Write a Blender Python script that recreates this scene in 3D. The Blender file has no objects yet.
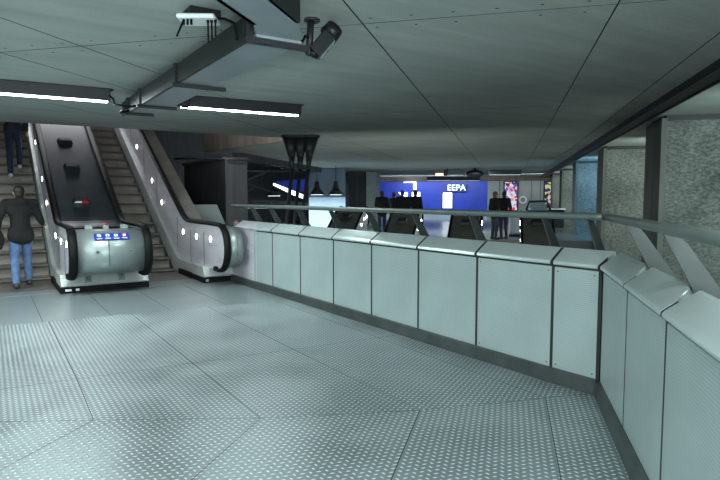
import bpy, bmesh, math, random
from mathutils import Vector, Matrix
random.seed(7)
SC = bpy.context.scene
COL = SC.collection
R = math.radians

# ------------------------------------------------------------------ frames
A2 = R(47.6)                       # second direction of the plan (wall, piers, far hall)
D2 = Vector((math.sin(A2), math.cos(A2), 0))
N2 = Vector((D2.y, -D2.x, 0))
def W2(d, n, z=0.0):
    v = D2 * d + N2 * n
    return Vector((v.x, v.y, z))
ROT2 = math.atan2(D2.y, D2.x) - math.pi / 2      # rotation that turns +Y into D2

# ------------------------------------------------------------------ materials
def lin(c):
    return tuple(((x / 12.92) if x <= 0.04045 else ((x + 0.055) / 1.055) ** 2.4) for x in c)
def rgb(r, g, b):
    return lin((r / 255, g / 255, b / 255)) + (1.0,)

class NT:
    def __init__(s, m):
        s.t = m.node_tree; s.n = s.t.nodes; s.l = s.t.links
        s.b = s.n['Principled BSDF']
    def new(s, k, **kw):
        x = s.n.new(k)
        for a, v in kw.items(): setattr(x, a, v)
        return x
    def val(s, sock, v):
        if hasattr(v, 'is_output') or isinstance(v, bpy.types.NodeSocket): s.l.new(v, sock)
        else: sock.default_value = v
    def math(s, op, a, b=0.0, c=0.0, clamp=False):
        x = s.new('ShaderNodeMath', operation=op, use_clamp=clamp)
        s.val(x.inputs[0], a); s.val(x.inputs[1], b); s.val(x.inputs[2], c)
        return x.outputs[0]
    def mix(s, f, a, b):
        x = s.new('ShaderNodeMix', data_type='RGBA')
        s.val(x.inputs[0], f); s.val(x.inputs[6], a); s.val(x.inputs[7], b)
        return x.outputs[2]
    def ramp(s, f, a, b):
        x = s.new('ShaderNodeMapRange', interpolation_type='SMOOTHSTEP')
        s.val(x.inputs[0], f); x.inputs[1].default_value = a; x.inputs[2].default_value = b
        return x.outputs[0]
    def noise(s, vec, scale, detail=3.0, rough=0.55):
        x = s.new('ShaderNodeTexNoise'); x.inputs['Scale'].default_value = scale
        x.inputs['Detail'].default_value = detail; x.inputs['Roughness'].default_value = rough
        if vec is not None: s.l.new(vec, x.inputs['Vector'])
        return x.outputs[0]
    def mapping(s, vec, scale=(1, 1, 1), rot=(0, 0, 0)):
        x = s.new('ShaderNodeMapping'); x.inputs['Scale'].default_value = scale; x.inputs['Rotation'].default_value = rot
        s.l.new(vec, x.inputs['Vector']); return x.outputs[0]
    def coord(s, k='Object'):
        return s.new('ShaderNodeTexCoord').outputs[k]
    def bump(s, h, strength=0.3, dist=0.01):
        x = s.new('ShaderNodeBump'); x.inputs['Strength'].default_value = strength; x.inputs['Distance'].default_value = dist
        s.l.new(h, x.inputs['Height']); s.l.new(x.outputs[0], s.b.inputs['Normal'])

def mat(name, col, rough=0.5, metal=0.0, var=0.12, scale=3.0, stretch=(1, 1, 1), bump=0.0, bscale=40, emit=0.0, ecol=None, rot=(0, 0, 0), rvar=0.0):
    m = bpy.data.materials.new(name); m.use_nodes = True
    t = NT(m); t.b.inputs['Roughness'].default_value = rough; t.b.inputs['Metallic'].default_value = metal
    t.b.inputs['Base Color'].default_value = col
    if var or bump:
        co = t.mapping(t.coord(), stretch, rot)
        if var:
            n = t.noise(co, scale, 4.0)
            dark = tuple(c * (1 - var) for c in col[:3]) + (1,); lite = tuple(min(1, c * (1 + var)) for c in col[:3]) + (1,)
            f = t.ramp(n, 0.3, 0.7)
            t.l.new(t.mix(f, dark, lite), t.b.inputs['Base Color'])
            if rvar:
                t.l.new(t.math('MULTIPLY_ADD', f, rvar, rough - rvar / 2), t.b.inputs['Roughness'])
        if bump: t.bump(t.noise(co, bscale, 5.0), bump, 0.01)
    if emit:
        t.b.inputs['Emission Color'].default_value = ecol or col; t.b.inputs['Emission Strength'].default_value = emit
    return m

def tread_plate():
    m = bpy.data.materials.new('steel_tread_plate'); m.use_nodes = True; t = NT(m)
    uv = t.new('ShaderNodeSeparateXYZ'); t.l.new(t.coord('UV'), uv.inputs[0])
    a, b, hs = 0.078, 0.046, None
    for ou, ov, ang in ((0, 0, 34), (.5, .5, -34)):
        fx = t.math('MULTIPLY', t.math('SUBTRACT', t.math('FRACT', t.math('ADD', t.math('DIVIDE', uv.outputs[0], a), ou + 50)), .5), a)
        fy = t.math('MULTIPLY', t.math('SUBTRACT', t.math('FRACT', t.math('ADD', t.math('DIVIDE', uv.outputs[1], b), ov + 50)), .5), b)
        ca, sa = math.cos(R(ang)), math.sin(R(ang))
        px = t.math('ADD', t.math('MULTIPLY', fx, ca / .0145), t.math('MULTIPLY', fy, sa / .0145))
        py = t.math('ADD', t.math('MULTIPLY', fx, -sa / .007), t.math('MULTIPLY', fy, ca / .007))
        d = t.math('SQRT', t.math('ADD', t.math('MULTIPLY', px, px), t.math('MULTIPLY', py, py)))
        h = t.ramp(d, 1.35, 0.35)
        hs = h if hs is None else t.math('MAXIMUM', hs, h)
    n = t.noise(t.mapping(t.coord(), (1.2, 1.2, 1)), 1.6, 5.0)
    f = t.ramp(n, .3, .7)
    base = t.mix(f, rgb(104, 115, 117), rgb(128, 139, 141))
    t.l.new(t.mix(hs, base, rgb(222, 232, 232)), t.b.inputs['Base Color'])
    t.b.inputs['Metallic'].default_value = 0.35
    t.l.new(t.math('MULTIPLY_ADD', f, 0.10, 0.32), t.b.inputs['Roughness'])
    t.bump(hs, 0.85, 0.004)
    return m

def ribbed_panel():
    m = bpy.data.materials.new('perforated_white_panel'); m.use_nodes = True; t = NT(m)
    o = t.new('ShaderNodeSeparateXYZ'); t.l.new(t.coord(), o.inputs[0])
    s = t.math('SINE', t.math('MULTIPLY', o.outputs[2], 2 * math.pi / 0.016))
    f = t.ramp(s, -0.2, 0.9)
    n = t.ramp(t.noise(t.coord(), 2.2, 4.0), .3, .7)
    c1 = t.mix(n, rgb(142, 157, 156), rgb(150, 165, 164))
    c2 = t.mix(n, rgb(154, 169, 168), rgb(162, 177, 176))
    t.l.new(t.mix(f, c1, c2), t.b.inputs['Base Color'])
    t.b.inputs['Roughness'].default_value = 0.42
    t.b.inputs['Metallic'].default_value = 0.12
    t.bump(s, 0.08, 0.002)
    return m

def concrete(name, c1, c2, streak=(0.25, 3.5, 3.5), rot=0.0, bump=0.25, bscale=18, rough=0.85, pock=0.0):
    m = bpy.data.materials.new(name); m.use_nodes = True; t = NT(m)
    co = t.coord()
    v1 = t.mapping(co, streak, (0, 0, rot))
    n1 = t.noise(v1, 1.6, 6.0, .62); n2 = t.noise(co, 0.55, 4.0)
    f = t.ramp(t.math('ADD', t.math('MULTIPLY', n1, .55), t.math('MULTIPLY', n2, .45)), .30, .70)
    col = t.mix(f, c1, c2)
    h = t.noise(t.mapping(co, (1, 1, 1)), bscale, 6.0, .7)
    if pock:
        vo = t.new('ShaderNodeTexVoronoi'); vo.inputs['Scale'].default_value = pock
        t.l.new(t.mapping(co, (1, 1, 1.5)), vo.inputs['Vector'])
        k = t.ramp(vo.outputs[0], .12, .5)
        h = t.math('ADD', t.math('MULTIPLY', h, .8), t.math('MULTIPLY', k, .7))
        g = t.ramp(h, .55, 1.05)
        col = t.mix(t.math('MULTIPLY', t.math('SUBTRACT', 1.0, g), .55), col, tuple(x * .35 for x in c1[:3]) + (1,))
    t.l.new(col, t.b.inputs['Base Color'])
    t.b.inputs['Roughness'].default_value = rough
    t.bump(h, bump, 0.03)
    return m

def poster(name, cols, scale, strength, seed=0.0):
    m = bpy.data.materials.new(name); m.use_nodes = True; t = NT(m)
    v = t.new('ShaderNodeTexVoronoi'); v.inputs['Scale'].default_value = scale
    mp = t.new('ShaderNodeMapping'); mp.inputs['Location'].default_value = (seed, seed * .7, seed * .3)
    t.l.new(t.coord(), mp.inputs[0]); t.l.new(mp.outputs[0], v.inputs['Vector'])
    sep = t.new('ShaderNodeSeparateColor'); t.l.new(v.outputs['Color'], sep.inputs[0])
    cr = t.new('ShaderNodeValToRGB'); cr.color_ramp.interpolation = 'CONSTANT'
    e = cr.color_ramp.elements
    while len(e) < len(cols): e.new(0.5)
    for i, c in enumerate(cols): e[i].position = i / len(cols); e[i].color = c
    t.l.new(sep.outputs[0], cr.inputs[0])
    t.l.new(cr.outputs[0], t.b.inputs['Base Color']); t.l.new(cr.outputs[0], t.b.inputs['Emission Color'])
    t.b.inputs['Emission Strength'].default_value = strength
    return m

def step_metal():
    m = bpy.data.materials.new('ribbed_step_metal'); m.use_nodes = True; t = NT(m)
    o = t.new('ShaderNodeSeparateXYZ'); t.l.new(t.coord(), o.inputs[0])
    s = t.math('SINE', t.math('MULTIPLY', o.outputs[0], 2 * math.pi / 0.012))
    n = t.ramp(t.noise(t.coord(), 2.5, 4.0), .3, .7)
    t.l.new(t.mix(n, rgb(94, 90, 84), rgb(126, 120, 112)), t.b.inputs['Base Color'])
    t.b.inputs['Metallic'].default_value = 0.3; t.b.inputs['Roughness'].default_value = 0.42
    t.bump(s, 0.35, 0.003)
    return m

M = {}
M['tread'] = tread_plate()
M['smooth'] = mat('smooth_floor_steel', rgb(138, 148, 150), .33, .5, .05, 1.2, (1, 1, 1))
M['gap'] = mat('dark_joint', rgb(26, 30, 31), .7, 0, 0)
M['panel'] = ribbed_panel()
M['coping'] = mat('coping_paint', rgb(184, 197, 196), .30, .5, .04, 2.5)
M['kick'] = mat('dark_kickplate', rgb(74, 80, 80), .4, .5, .2, 4, (1, 1, 1))
M['rail'] = mat('handrail_steel', rgb(98, 108, 104), .45, .5, .1, 6)
M['post'] = mat('post_steel', rgb(60, 67, 65), .5, .3, .12, 5)
M['ceil'] = concrete('ceiling_concrete', rgb(148, 156, 150), rgb(176, 183, 177), (.35, 3.0, 3), -A2 + math.pi/2 + math.pi/2, .22, 14, .8)
M['soffit'] = concrete('pale_soffit_concrete', rgb(150, 160, 156), rgb(182, 190, 186), (1, 1, 1), 0, .15, 14)
M['fin'] = concrete('rough_hammered_concrete', rgb(66, 72, 69), rgb(152, 158, 153), (9, 9, 16), 0, 1.0, 24, .9)
M['smoothconc'] = concrete('smooth_concrete', rgb(88, 92, 90), rgb(120, 124, 120), (2, 2, .4), 0, .15, 12)
M['brownconc'] = concrete('brown_concrete', rgb(84, 76, 68), rgb(120, 110, 100), (3, 3, .3), 0, .2, 10)
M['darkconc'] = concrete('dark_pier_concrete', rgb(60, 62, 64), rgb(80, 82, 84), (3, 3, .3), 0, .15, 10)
M['dark'] = mat('dark_paint', rgb(34, 36, 38), .5, .2, .15, 5)
M['black'] = mat('black_rubber', rgb(10, 11, 12), .55, 0, .1, 6)
M['black'].node_tree.nodes['Principled BSDF'].inputs['Specular IOR Level'].default_value = .15
M['housing'] = mat('luminaire_housing', rgb(34, 35, 40), .5, .2, .1, 4)
M['tube'] = mat('lit_tube', (1, 1, 1, 1), .5, 0, 0, emit=26, ecol=(.86, 1, .99, 1))
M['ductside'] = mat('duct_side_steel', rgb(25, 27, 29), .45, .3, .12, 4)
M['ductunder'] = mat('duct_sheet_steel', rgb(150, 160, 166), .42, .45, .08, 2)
M['steel'] = mat('brushed_stainless', rgb(140, 150, 149), .38, .55, .04, 3, (.2, 6, 6))
M['steelside'] = mat('worn_side_steel', rgb(196, 194, 202), .36, .25, .1, 3, (1, 1, 3), rvar=.1)
M['skirt'] = mat('bright_skirting_steel', rgb(196, 202, 200), .34, .45, .08, 6)
M['deck'] = mat('dark_balustrade_deck', rgb(44, 52, 58), .3, .2, .2, 3)
M['browndeck'] = mat('brown_balustrade_deck', rgb(98, 96, 90), .4, .3, .2, 3)
M['step'] = step_metal()
M['lamp'] = mat('lit_balustrade_lamp', (1, 1, 1, 1), .4, 0, 0, emit=22, ecol=(1, .97, .9, 1))
M['blue'] = mat('blue_wall_panel', rgb(52, 80, 214), .4, 0, .1, 1.5)
M['signblue'] = mat('blue_enamel', rgb(34, 52, 150), .35, 0, .05, 4)
M['white'] = mat('white_enamel', rgb(222, 228, 228), .4, 0, .04, 4)
M['red'] = mat('red_enamel', rgb(190, 40, 44), .4, 0, .05, 4)
M['grey'] = mat('grey_plate', rgb(128, 138, 136), .45, .2, .08, 4)
M['clad'] = mat('grey_cladding', rgb(150, 160, 158), .5, .1, .1, 1.0)
M['screenwhite'] = mat('lit_white_panel', (1, 1, 1, 1), .5, 0, 0, emit=3.0, ecol=(.82, .92, 1, 1))
M['signtext'] = mat('lit_sign_letters', (1, 1, 1, 1), .5, 0, 0, emit=2.2, ecol=(.55, .95, 1, 1))
M['warm'] = mat('lit_warm_lamp', (1, 1, 1, 1), .5, 0, 0, emit=1.6, ecol=(1, .68, .30, 1))
M['poster'] = poster('lit_pink_poster', [rgb(190, 60, 90), rgb(220, 222, 232), rgb(70, 90, 190), rgb(222, 150, 176), rgb(40, 40, 80), rgb(210, 216, 226)], 6.0, .55)
M['poster2'] = poster('lit_green_poster', [rgb(20, 30, 50), rgb(200, 220, 120), rgb(26, 36, 60), rgb(220, 150, 190), rgb(30, 40, 80), rgb(200, 216, 220)], 7.0, .5, 3.0)
M['glass'] = mat('camera_lens_glass', rgb(120, 140, 146), .08, .3, 0)
M['skin'] = mat('skin', rgb(186, 140, 116), .55, 0, .06, 9)
M['jacket'] = mat('black_jacket_cloth', rgb(14, 13, 13), .9, 0, .3, 9, bump=.3, bscale=30)
M['navy'] = mat('navy_jacket_cloth', rgb(34, 38, 58), .8, 0, .25, 9, bump=.2, bscale=30)
M['jeans'] = mat('faded_denim', rgb(82, 106, 146), .85, 0, .22, 12, bump=.3, bscale=60)
M['darkjeans'] = mat('dark_denim', rgb(38, 48, 72), .85, 0, .2, 12, bump=.2, bscale=60)
M['hair'] = mat('dark_hair', rgb(26, 22, 20), .6, 0, .3, 30, (1, 1, 4))
M['brownhair'] = mat('brown_hair', rgb(96, 66, 44), .6, 0, .3, 30, (1, 1, 4))
M['shoe'] = mat('dark_shoe_leather', rgb(52, 50, 48), .5, 0, .15, 12)
M['paleshoe'] = mat('pale_trainers', rgb(214, 216, 216), .6, 0, .05, 12)
M['redtop'] = mat('red_cloth', rgb(150, 50, 50), .8, 0, .2, 9)
M['pit'] = mat('dark_lower_floor', rgb(44, 46, 48), .6, .1, .2, 1)
M['farfloor'] = mat('far_hall_floor', rgb(120, 126, 128), .3, .2, .12, 1)
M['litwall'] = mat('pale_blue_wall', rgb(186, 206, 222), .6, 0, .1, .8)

M['litdim'] = mat('painted_dim_wall', rgb(92, 106, 120), .6, 0, .2, .8, (3, 3, .3))
M['fartube'] = mat('far_lit_tube', (1, 1, 1, 1), .5, 0, 0, emit=.55, ecol=(.86, 1, .98, 1))
# ------------------------------------------------------------------ object helpers
XF = {}
def setp(o, **kw):
    for k, v in kw.items():
        if v is not None: o[k] = v
    return o
def thing(name, label, cat, loc=(0, 0, 0), rz=0.0, group=None):
    o = bpy.data.objects.new(name, None); COL.objects.link(o)
    o.empty_display_size = .1
    o.location = loc; o.rotation_euler = (0, 0, rz)
    XF[o] = Matrix.Translation(Vector(loc)) @ Matrix.Rotation(rz, 4, 'Z')
    return setp(o, label=label, category=cat, group=group)

class MB:
    """collects shapes; local=True geometry is already in the parent's frame"""
    def __init__(s): s.bm = bmesh.new(); s.mats = []; s.mi = 0
    def _new(s, faces, smooth=False):
        for f in faces:
            f.material_index = s.mi; f.smooth = smooth
    def use(s, i): s.mi = i; return s
    def box(s, c, size, rot=None, bev=0.0):
        r = bmesh.ops.create_cube(s.bm, size=1.0)
        vs = r['verts']
        Mx = Matrix.Translation(Vector(c)) @ (rot.to_4x4() if rot is not None else Matrix.Identity(4)) @ Matrix.Diagonal(Vector(size).to_4d())
        bmesh.ops.transform(s.bm, matrix=Mx, verts=vs)
        fs = list({f for v in vs for f in v.link_faces})
        s._new(fs)
        if bev:
            es = list({e for f in fs for e in f.edges})
            rb = bmesh.ops.bevel(s.bm, geom=es, offset=bev, segments=2, affect='EDGES', profile=.5)
            s._new(rb['faces'], True)
        return s
    def seg(s, p, q, w, h):
        """box beam from p to q, w across, h high"""
        p, q = Vector(p), Vector(q); d = q - p
        z = Vector((0, 0, 1))
        x = d.normalized()
        if abs(x.z) > .98: z = Vector((0, 1, 0))
        y = z.cross(x).normalized(); zz = x.cross(y)
        rot = Matrix((x, y, zz)).transposed()
        return s.box((p + q) / 2, (d.length, w, h), rot)
    def prism(s, poly, vec, smooth=False):
        """closed polygon (3D points) extruded by vec"""
        vec = Vector(vec)
        a = [s.bm.verts.new(Vector(p)) for p in poly]
        b = [s.bm.verts.new(Vector(p) + vec) for p in poly]
        n = len(a); fs = [s.bm.faces.new(a), s.bm.faces.new(list(reversed(b)))]
        side = []
        for i in range(n):
            side.append(s.bm.faces.new((a[(i + 1) % n], a[i], b[i], b[(i + 1) % n])))
        s._new(fs); s._new(side, smooth)
        return s
    def cyl(s, p, q, r0, r1=None, seg=16, smooth=True):
        r1 = r0 if r1 is None else r1
        p, q = Vector(p), Vector(q); d = q - p
        Mx = Matrix.Translation((p + q) / 2) @ d.to_track_quat('Z', 'Y').to_matrix().to_4x4()
        r = bmesh.ops.create_cone(s.bm, cap_ends=True, segments=seg, radius1=r0, radius2=r1, depth=d.length, matrix=Mx)
        fs = {f for v in r['verts'] for f in v.link_faces}
        for f in fs:
            f.material_index = s.mi; f.smooth = smooth and len(f.verts) == 4
        return s
    def ball(s, c, rad, seg=14, rot=None):
        rad = (rad,) * 3 if isinstance(rad, (int, float)) else rad
        Mx = Matrix.Translation(Vector(c)) @ (rot.to_4x4() if rot is not None else Matrix.Identity(4)) @ Matrix.Diagonal(Vector(rad).to_4d())
        r = bmesh.ops.create_uvsphere(s.bm, u_segments=seg, v_segments=max(6, seg // 2 + 1), radius=1, matrix=Mx)
        s._new({f for v in r['verts'] for f in v.link_faces}, True)
        return s
    def capsule(s, p, q, r0, r1):
        s.ball(p, r0); s.ball(q, r1)
        if (Vector(p) - Vector(q)).length > 1e-5: s.cyl(p, q, r0, r1, 14)
        return s
    def sweep(s, pts, ring, closed=False, up=Vector((1, 0, 0))):
        """ring: list of (a,b): a along 'up'(x axis), b along normal"""
        pts = [Vector(p) for p in pts]; rows = []
        for i, p in enumerate(pts):
            t = (pts[min(i + 1, len(pts) - 1)] - pts[max(i - 1, 0)]).normalized()
            sd = up - t * up.dot(t); sd.normalize(); nn = t.cross(sd)
            rows.append([s.bm.verts.new(p + sd * a + nn * b) for a, b in ring])
        n = len(ring); fs = []
        for i in range(len(rows) - 1):
            for k in range(n):
                fs.append(s.bm.faces.new((rows[i][k], rows[i][(k + 1) % n], rows[i + 1][(k + 1) % n], rows[i + 1][k])))
        s._new(fs, True)
        s._new([s.bm.faces.new(list(reversed(rows[0]))), s.bm.faces.new(rows[-1])])
        return s
    def tube(s, pts, r, seg=10):
        ring = [(math.cos(2 * math.pi * k / seg) * r, math.sin(2 * math.pi * k / seg) * r) for k in range(seg)]
        pts = [Vector(p) for p in pts]
        d = (pts[-1] - pts[0]).normalized()
        up = Vector((0, 0, 1)) if abs(d.z) < .8 else Vector((1, 0.3, 0))
        return s.sweep(pts, ring, up=up)
    def build(s, name, m, parent=None, world=False, **props):
        me = bpy.data.meshes.new(name)
        if world and parent is not None:
            bmesh.ops.transform(s.bm, matrix=XF[parent].inverted(), verts=s.bm.verts[:])
        bmesh.ops.recalc_face_normals(s.bm, faces=s.bm.faces[:])
        s.bm.to_mesh(me); s.bm.free()
        for k in (m if isinstance(m, (list, tuple)) else [m]): me.materials.append(k)
        o = bpy.data.objects.new(name, me); COL.objects.link(o)
        if parent is not None: o.parent = parent
        XF[o] = XF[parent] if parent is not None else Matrix.Identity(4)
        return setp(o, **props)

def origin(o, loc):
    """move a top-level mesh's origin without moving the mesh"""
    loc = Vector(loc); o.data.transform(Matrix.Translation(-loc)); o.location = loc
    XF[o] = Matrix.Translation(loc); return o
def struct(name, mb, m):
    return mb.build(name, m, kind='structure')

def panel_mesh(name, polys, mats, inset, top, thick, uvdir=None, matidx=None):
    """flat panels with open joints: each polygon inset, plus a joint ring"""
    me = bpy.data.meshes.new(name); bm = bmesh.new(); uvl = bm.loops.layers.uv.new('UVMap')
    for i, poly in enumerate(polys):
        vs = [bm.verts.new((p[0], p[1], top)) for p in poly]
        f = bm.faces.new(vs); f.normal_update()
        if f.normal.z < 0: f.normal_flip()
        f.material_index = matidx[i] if matidx else 0
        if uvdir:
            d = Vector(uvdir[i]); x = Vector((d.y, -d.x))
            for lp in f.loops:
                c = Vector(lp.vert.co[:2]); lp[uvl].uv = (c.dot(x), c.dot(d))
    orig = bm.faces[:]
    r = bmesh.ops.inset_individual(bm, faces=orig, thickness=inset, depth=0.0, use_even_offset=True)
    ring = r['faces']
    for f in ring: f.material_index = len(mats) - 1
    for f in ring:
        pass
    # sink the outer edge of the ring so that the joint is a groove
    keep = {v for f in orig for v in f.verts}
    for v in bm.verts:
        if v not in keep: v.co.z -= thick
    bm.to_mesh(me); bm.free()
    for k in mats: me.materials.append(k)
    o = bpy.data.objects.new(name, me); COL.objects.link(o); o['kind'] = 'structure'
    XF[o] = Matrix.Identity(4)
    return o

def text_mesh(s, size, name, m, parent, Mx, depth=.004):
    cu = bpy.data.curves.new(name, 'FONT'); cu.body = s; cu.size = size; cu.extrude = depth
    cu.align_x = 'CENTER'; cu.align_y = 'CENTER'
    o = bpy.data.objects.new(name, cu); COL.objects.link(o)
    dg = bpy.context.evaluated_depsgraph_get()
    me = bpy.data.meshes.new_from_object(o.evaluated_get(dg))
    bpy.data.objects.remove(o); bpy.data.curves.remove(cu)
    me.transform(Mx); me.materials.clear(); me.materials.append(m); me.name = name
    o = bpy.data.objects.new(name, me); COL.objects.link(o)
    if parent is not None: o.parent = parent
    return o

def dup(src, name=None, loc=None, rz=None, label=None, group=None, parent=None):
    c = src.copy(); COL.objects.link(c); XF[c] = XF.get(src, Matrix.Identity(4))
    if parent is not None: c.parent = parent
    if loc is not None: c.location = loc
    if rz is not None: c.rotation_euler = (0, 0, rz)
    if loc is not None or rz is not None:
        XF[c] = Matrix.Translation(c.location) @ Matrix.Rotation(c.rotation_euler.z, 4, 'Z')
    if label: c['label'] = label
    if group: c['group'] = group
    for ch in list(src.children):
        dup(ch, parent=c)
    return c

# ------------------------------------------------------------------ camera
YAW = R(33.1); PITCH = math.atan(42.5 / 570)
cam = bpy.data.cameras.new('camera'); co = bpy.data.objects.new('camera', cam); COL.objects.link(co)
cam.sensor_fit = 'HORIZONTAL'; cam.sensor_width = 36; cam.lens = 36 * 570 / 720
cam.clip_start = .05; cam.clip_end = 200
co.location = (0, 0, 1.5); co.rotation_euler = (math.pi / 2 - PITCH, 0, -YAW)
SC.camera = co

# ------------------------------------------------------------------ floor
BEND = [(-2.34, 5.85), (-1.4, 5.27), (-.43, 4.69), (.54, 4.13), (1.5, 3.54), (2.5, 3.06), (3.45, 2.74), (4.0, 2.53)]
def rowY(c, x): return c - .075 * x
polys, idx, dirs = [], [], []
XS = [-2.34, -1.4, -.43, .56, 1.5, 2.48, 3.45]
def wallx(y):       # foot of the balustrade, first stretch
    P = [(3.72, 9.9), (3.76, 9.15), (3.82, 8.42), (3.87, 7.65), (3.91, 6.76), (3.94, 5.82), (3.965, 4.92), (3.99, 4.04), (4.01, 3.17), (4.02, 2.69)]
    for (x0, y0), (x1, y1) in zip(P, P[1:]):
        if y <= y0 and y >= y1: return x0 + (x1 - x0) * (y - y0) / (y1 - y0)
    return P[0][0] if y > P[0][1] else P[-1][0]
for i in range(len(XS)):
    xa = XS[i]; xb = XS[i + 1] if i < len(XS) - 1 else None
    ba = BEND[i]; bb = BEND[i + 1]
    for (ca, cb) in ((None, 5.2), (5.2, 7.83)):
        if xb is not None:
            lo = [ba, bb] if ca is None else [(xa, rowY(ca, xa)), (xb, rowY(ca, xb))]
            if ca is None and ba[1] > rowY(cb, xa) - .02:
                continue
            polys.append([lo[0], lo[1], (xb, rowY(cb, xb)), (xa, rowY(cb, xa))])
        else:
            lo = [ba, (4.02, 2.525)] if ca is None else [(xa, rowY(ca, xa)), (4.0, rowY(ca, 4.0))]
            polys.append([lo[0], lo[1], (4.0, rowY(cb, 4.0)), (xa, rowY(cb, xa))])
        idx.append(0); dirs.append((0, 1))
# left side: fill row between the bend and the 5.2 row
polys += [[(-2.34, 5.85), (-1.4, 5.27), (-1.4, rowY(7.83, -1.4)), (-2.34, rowY(7.83, -2.34))]]
# (replace the panel that would overlap it)
for k in range(len(polys) - 1):
    if abs(polys[k][0][0] + 2.34) < .01 and polys[k] is not polys[-1]:
        polys[k] = None
keep = [k for k in range(len(polys)) if polys[k] is not None]
idx.append(0); dirs.append((0, 1))
polys = [polys[k] for k in keep]; idx = [idx[k] for k in keep]; dirs = [dirs[k] for k in keep]
# smooth strip in front of the escalators
xs = [-2.34, -1.0, -.2, .5, 1.26, 1.98, 2.75, 4.0]
for a, b in zip(xs, xs[1:]):
    polys.append([(a, rowY(7.83, a)), (b, rowY(7.83, b)), (b, 10.42), (a, 10.42)]); idx.append(1); dirs.append((0, 1))
# second grid, turned along the other direction
nb = [Vector(p) for p in BEND]
for a, b in zip(nb, nb[1:]):
    d = Vector((D2.x, D2.y)); la = 9.0
    steps = [0, 2.4, 4.8, 7.2, 9.6]
    for s0, s1 in zip(steps, steps[1:]):
        def onrow(p, s):
            if s == 0: return p
            dd = Vector((p.x, p.y)).dot(d)
            return p - d * (dd - (3.2 - s))
        polys.append([onrow(a, s1), onrow(b, s1), onrow(b, s0), onrow(a, s0)]); idx.append(0); dirs.append((D2.x, D2.y))
panel_mesh('floor', polys, [M['tread'], M['smooth'], M['gap']], .003, 0.0, .004, dirs, idx)
b = MB()
sl = [(-6, -7.5), (-2, -7.5), (4.1, -1.5), (4.1, 10.42), (-6, 10.42)]
wl = W2(-6, .73); 
b.prism([(-7, 10.42, -.012), (-7, -7.5, -.012), (wl.x, wl.y, -.012), (3.95, 2.60, -.012), (3.85, 9.9, -.012), (3.85, 10.42, -.012)], (0, 0, -.3))
struct('floor', b, M['gap'])
# lower floor of the void and the far hall floor
b = MB(); b.box((10, 18, -3.35), (60, 60, .3)); struct('floor', b, M['pit'])
b = MB()
b.prism([W2(20.85, -14, 0), W2(20.85, 5.5, 0), W2(44, 5.5, 0), W2(44, -14, 0)], (0, 0, -.35))
struct('floor', b, M['farfloor'])

# ------------------------------------------------------------------ ceiling
ZC = 2.85
def ceiling():
    P0_, P2_ = W2(12.6, -4.62), W2(15.4, -8.75)
    pieces = [[W2(-13, 1.98), W2(43, 1.98), W2(43, -4.62), P0_, W2(-13, -4.62)],
              [Vector((-7.5, -.59, 0)), P0_, Vector((2.8, 12.0, 0)), Vector((-7.5, 12.4, 0))],
              [P0_, W2(43, -4.62), W2(43, -9.0), P2_]]
    bm = bmesh.new()
    for pc_ in pieces: bm.faces.new([bm.verts.new((p.x, p.y, ZC)) for p in pc_])
    def cut(p, nrm, sel=None):
        g = bm.faces[:] if sel is None else [x for x in bm.faces if sel(x.calc_center_median())]
        geom = list(g) + list({e for x in g for e in x.edges}) + list({v for x in g for v in x.verts})
        bmesh.ops.bisect_plane(bm, geom=geom, plane_co=p, plane_no=nrm, dist=1e-4)
    for n in (1.66, .72, -1.12, -3.72, -6.4):
        cut(W2(0, n, ZC), N2)
    for d in (-6, -2.6, .9, 4.42, 9.0, 13.6, 18.2, 24, 31):
        cut(W2(d, 0, ZC), D2)
    cut(W2(3.5, 0, ZC), D2, lambda c: c.dot(N2) < -3.72 and c.dot(D2) < 4.42 and c.dot(D2) > .9)
    orig = bm.faces[:]
    r = bmesh.ops.inset_individual(bm, faces=orig, thickness=.006, depth=0, use_even_offset=True)
    keep = {v for f in orig for v in f.verts}
    for f in r['faces']: f.material_index = 1
    for v in bm.verts:
        if v not in keep: v.co.z += .012
    # tie holes along the joints
    for d in (4.42 - .12, 4.42 + .12, .78, 1.02, 9.0 - .12, 9.0 + .12):
        n = -6.3
        while n < 1.6:
            if random.random() < .8:
                c = W2(d + random.uniform(-.01, .01), n, ZC - .001)
                q = bmesh.ops.create_circle(bm, cap_ends=True, segments=8, radius=.013, matrix=Matrix.Translation(c))
                for f in {f for v in q['verts'] for f in v.link_faces}: f.material_index = 1
            n += .31
    for f in bm.faces:
        f.normal_update()
        if f.normal.z > 0: f.normal_flip()
    me = bpy.data.meshes.new('ceiling'); bm.to_mesh(me); bm.free()
    me.materials.append(M['ceil']); me.materials.append(M['gap'])
    o = bpy.data.objects.new('ceiling', me); COL.objects.link(o); o['kind'] = 'structure'
    for pc_ in pieces:
        b = MB(); b.prism([(p.x, p.y, ZC + .014) for p in pc_], (0, 0, .5)); struct('ceiling', b, M['brownconc'])
ceiling()
# edge channel between the slab and the wall bay, and the raised soffit over the bays
b = MB(); b.seg(W2(-9, 2.1, 2.88), W2(43, 2.1, 2.88), .26, .2); b.seg(W2(-9, 2.0, 2.775), W2(43, 2.0, 2.775), .05, .03)
b.seg(W2(-9, 2.22, 2.78), W2(43, 2.22, 2.78), .03, .04)
struct('trim_1', b, M['dark'])
b = MB(); b.prism([W2(-9, 2.2, 2.95), W2(43, 2.2, 2.95), W2(43, 6.6, 2.95), W2(-9, 6.6, 2.95)], (0, 0, .3)); struct('ceiling', b, M['soffit'])
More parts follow.
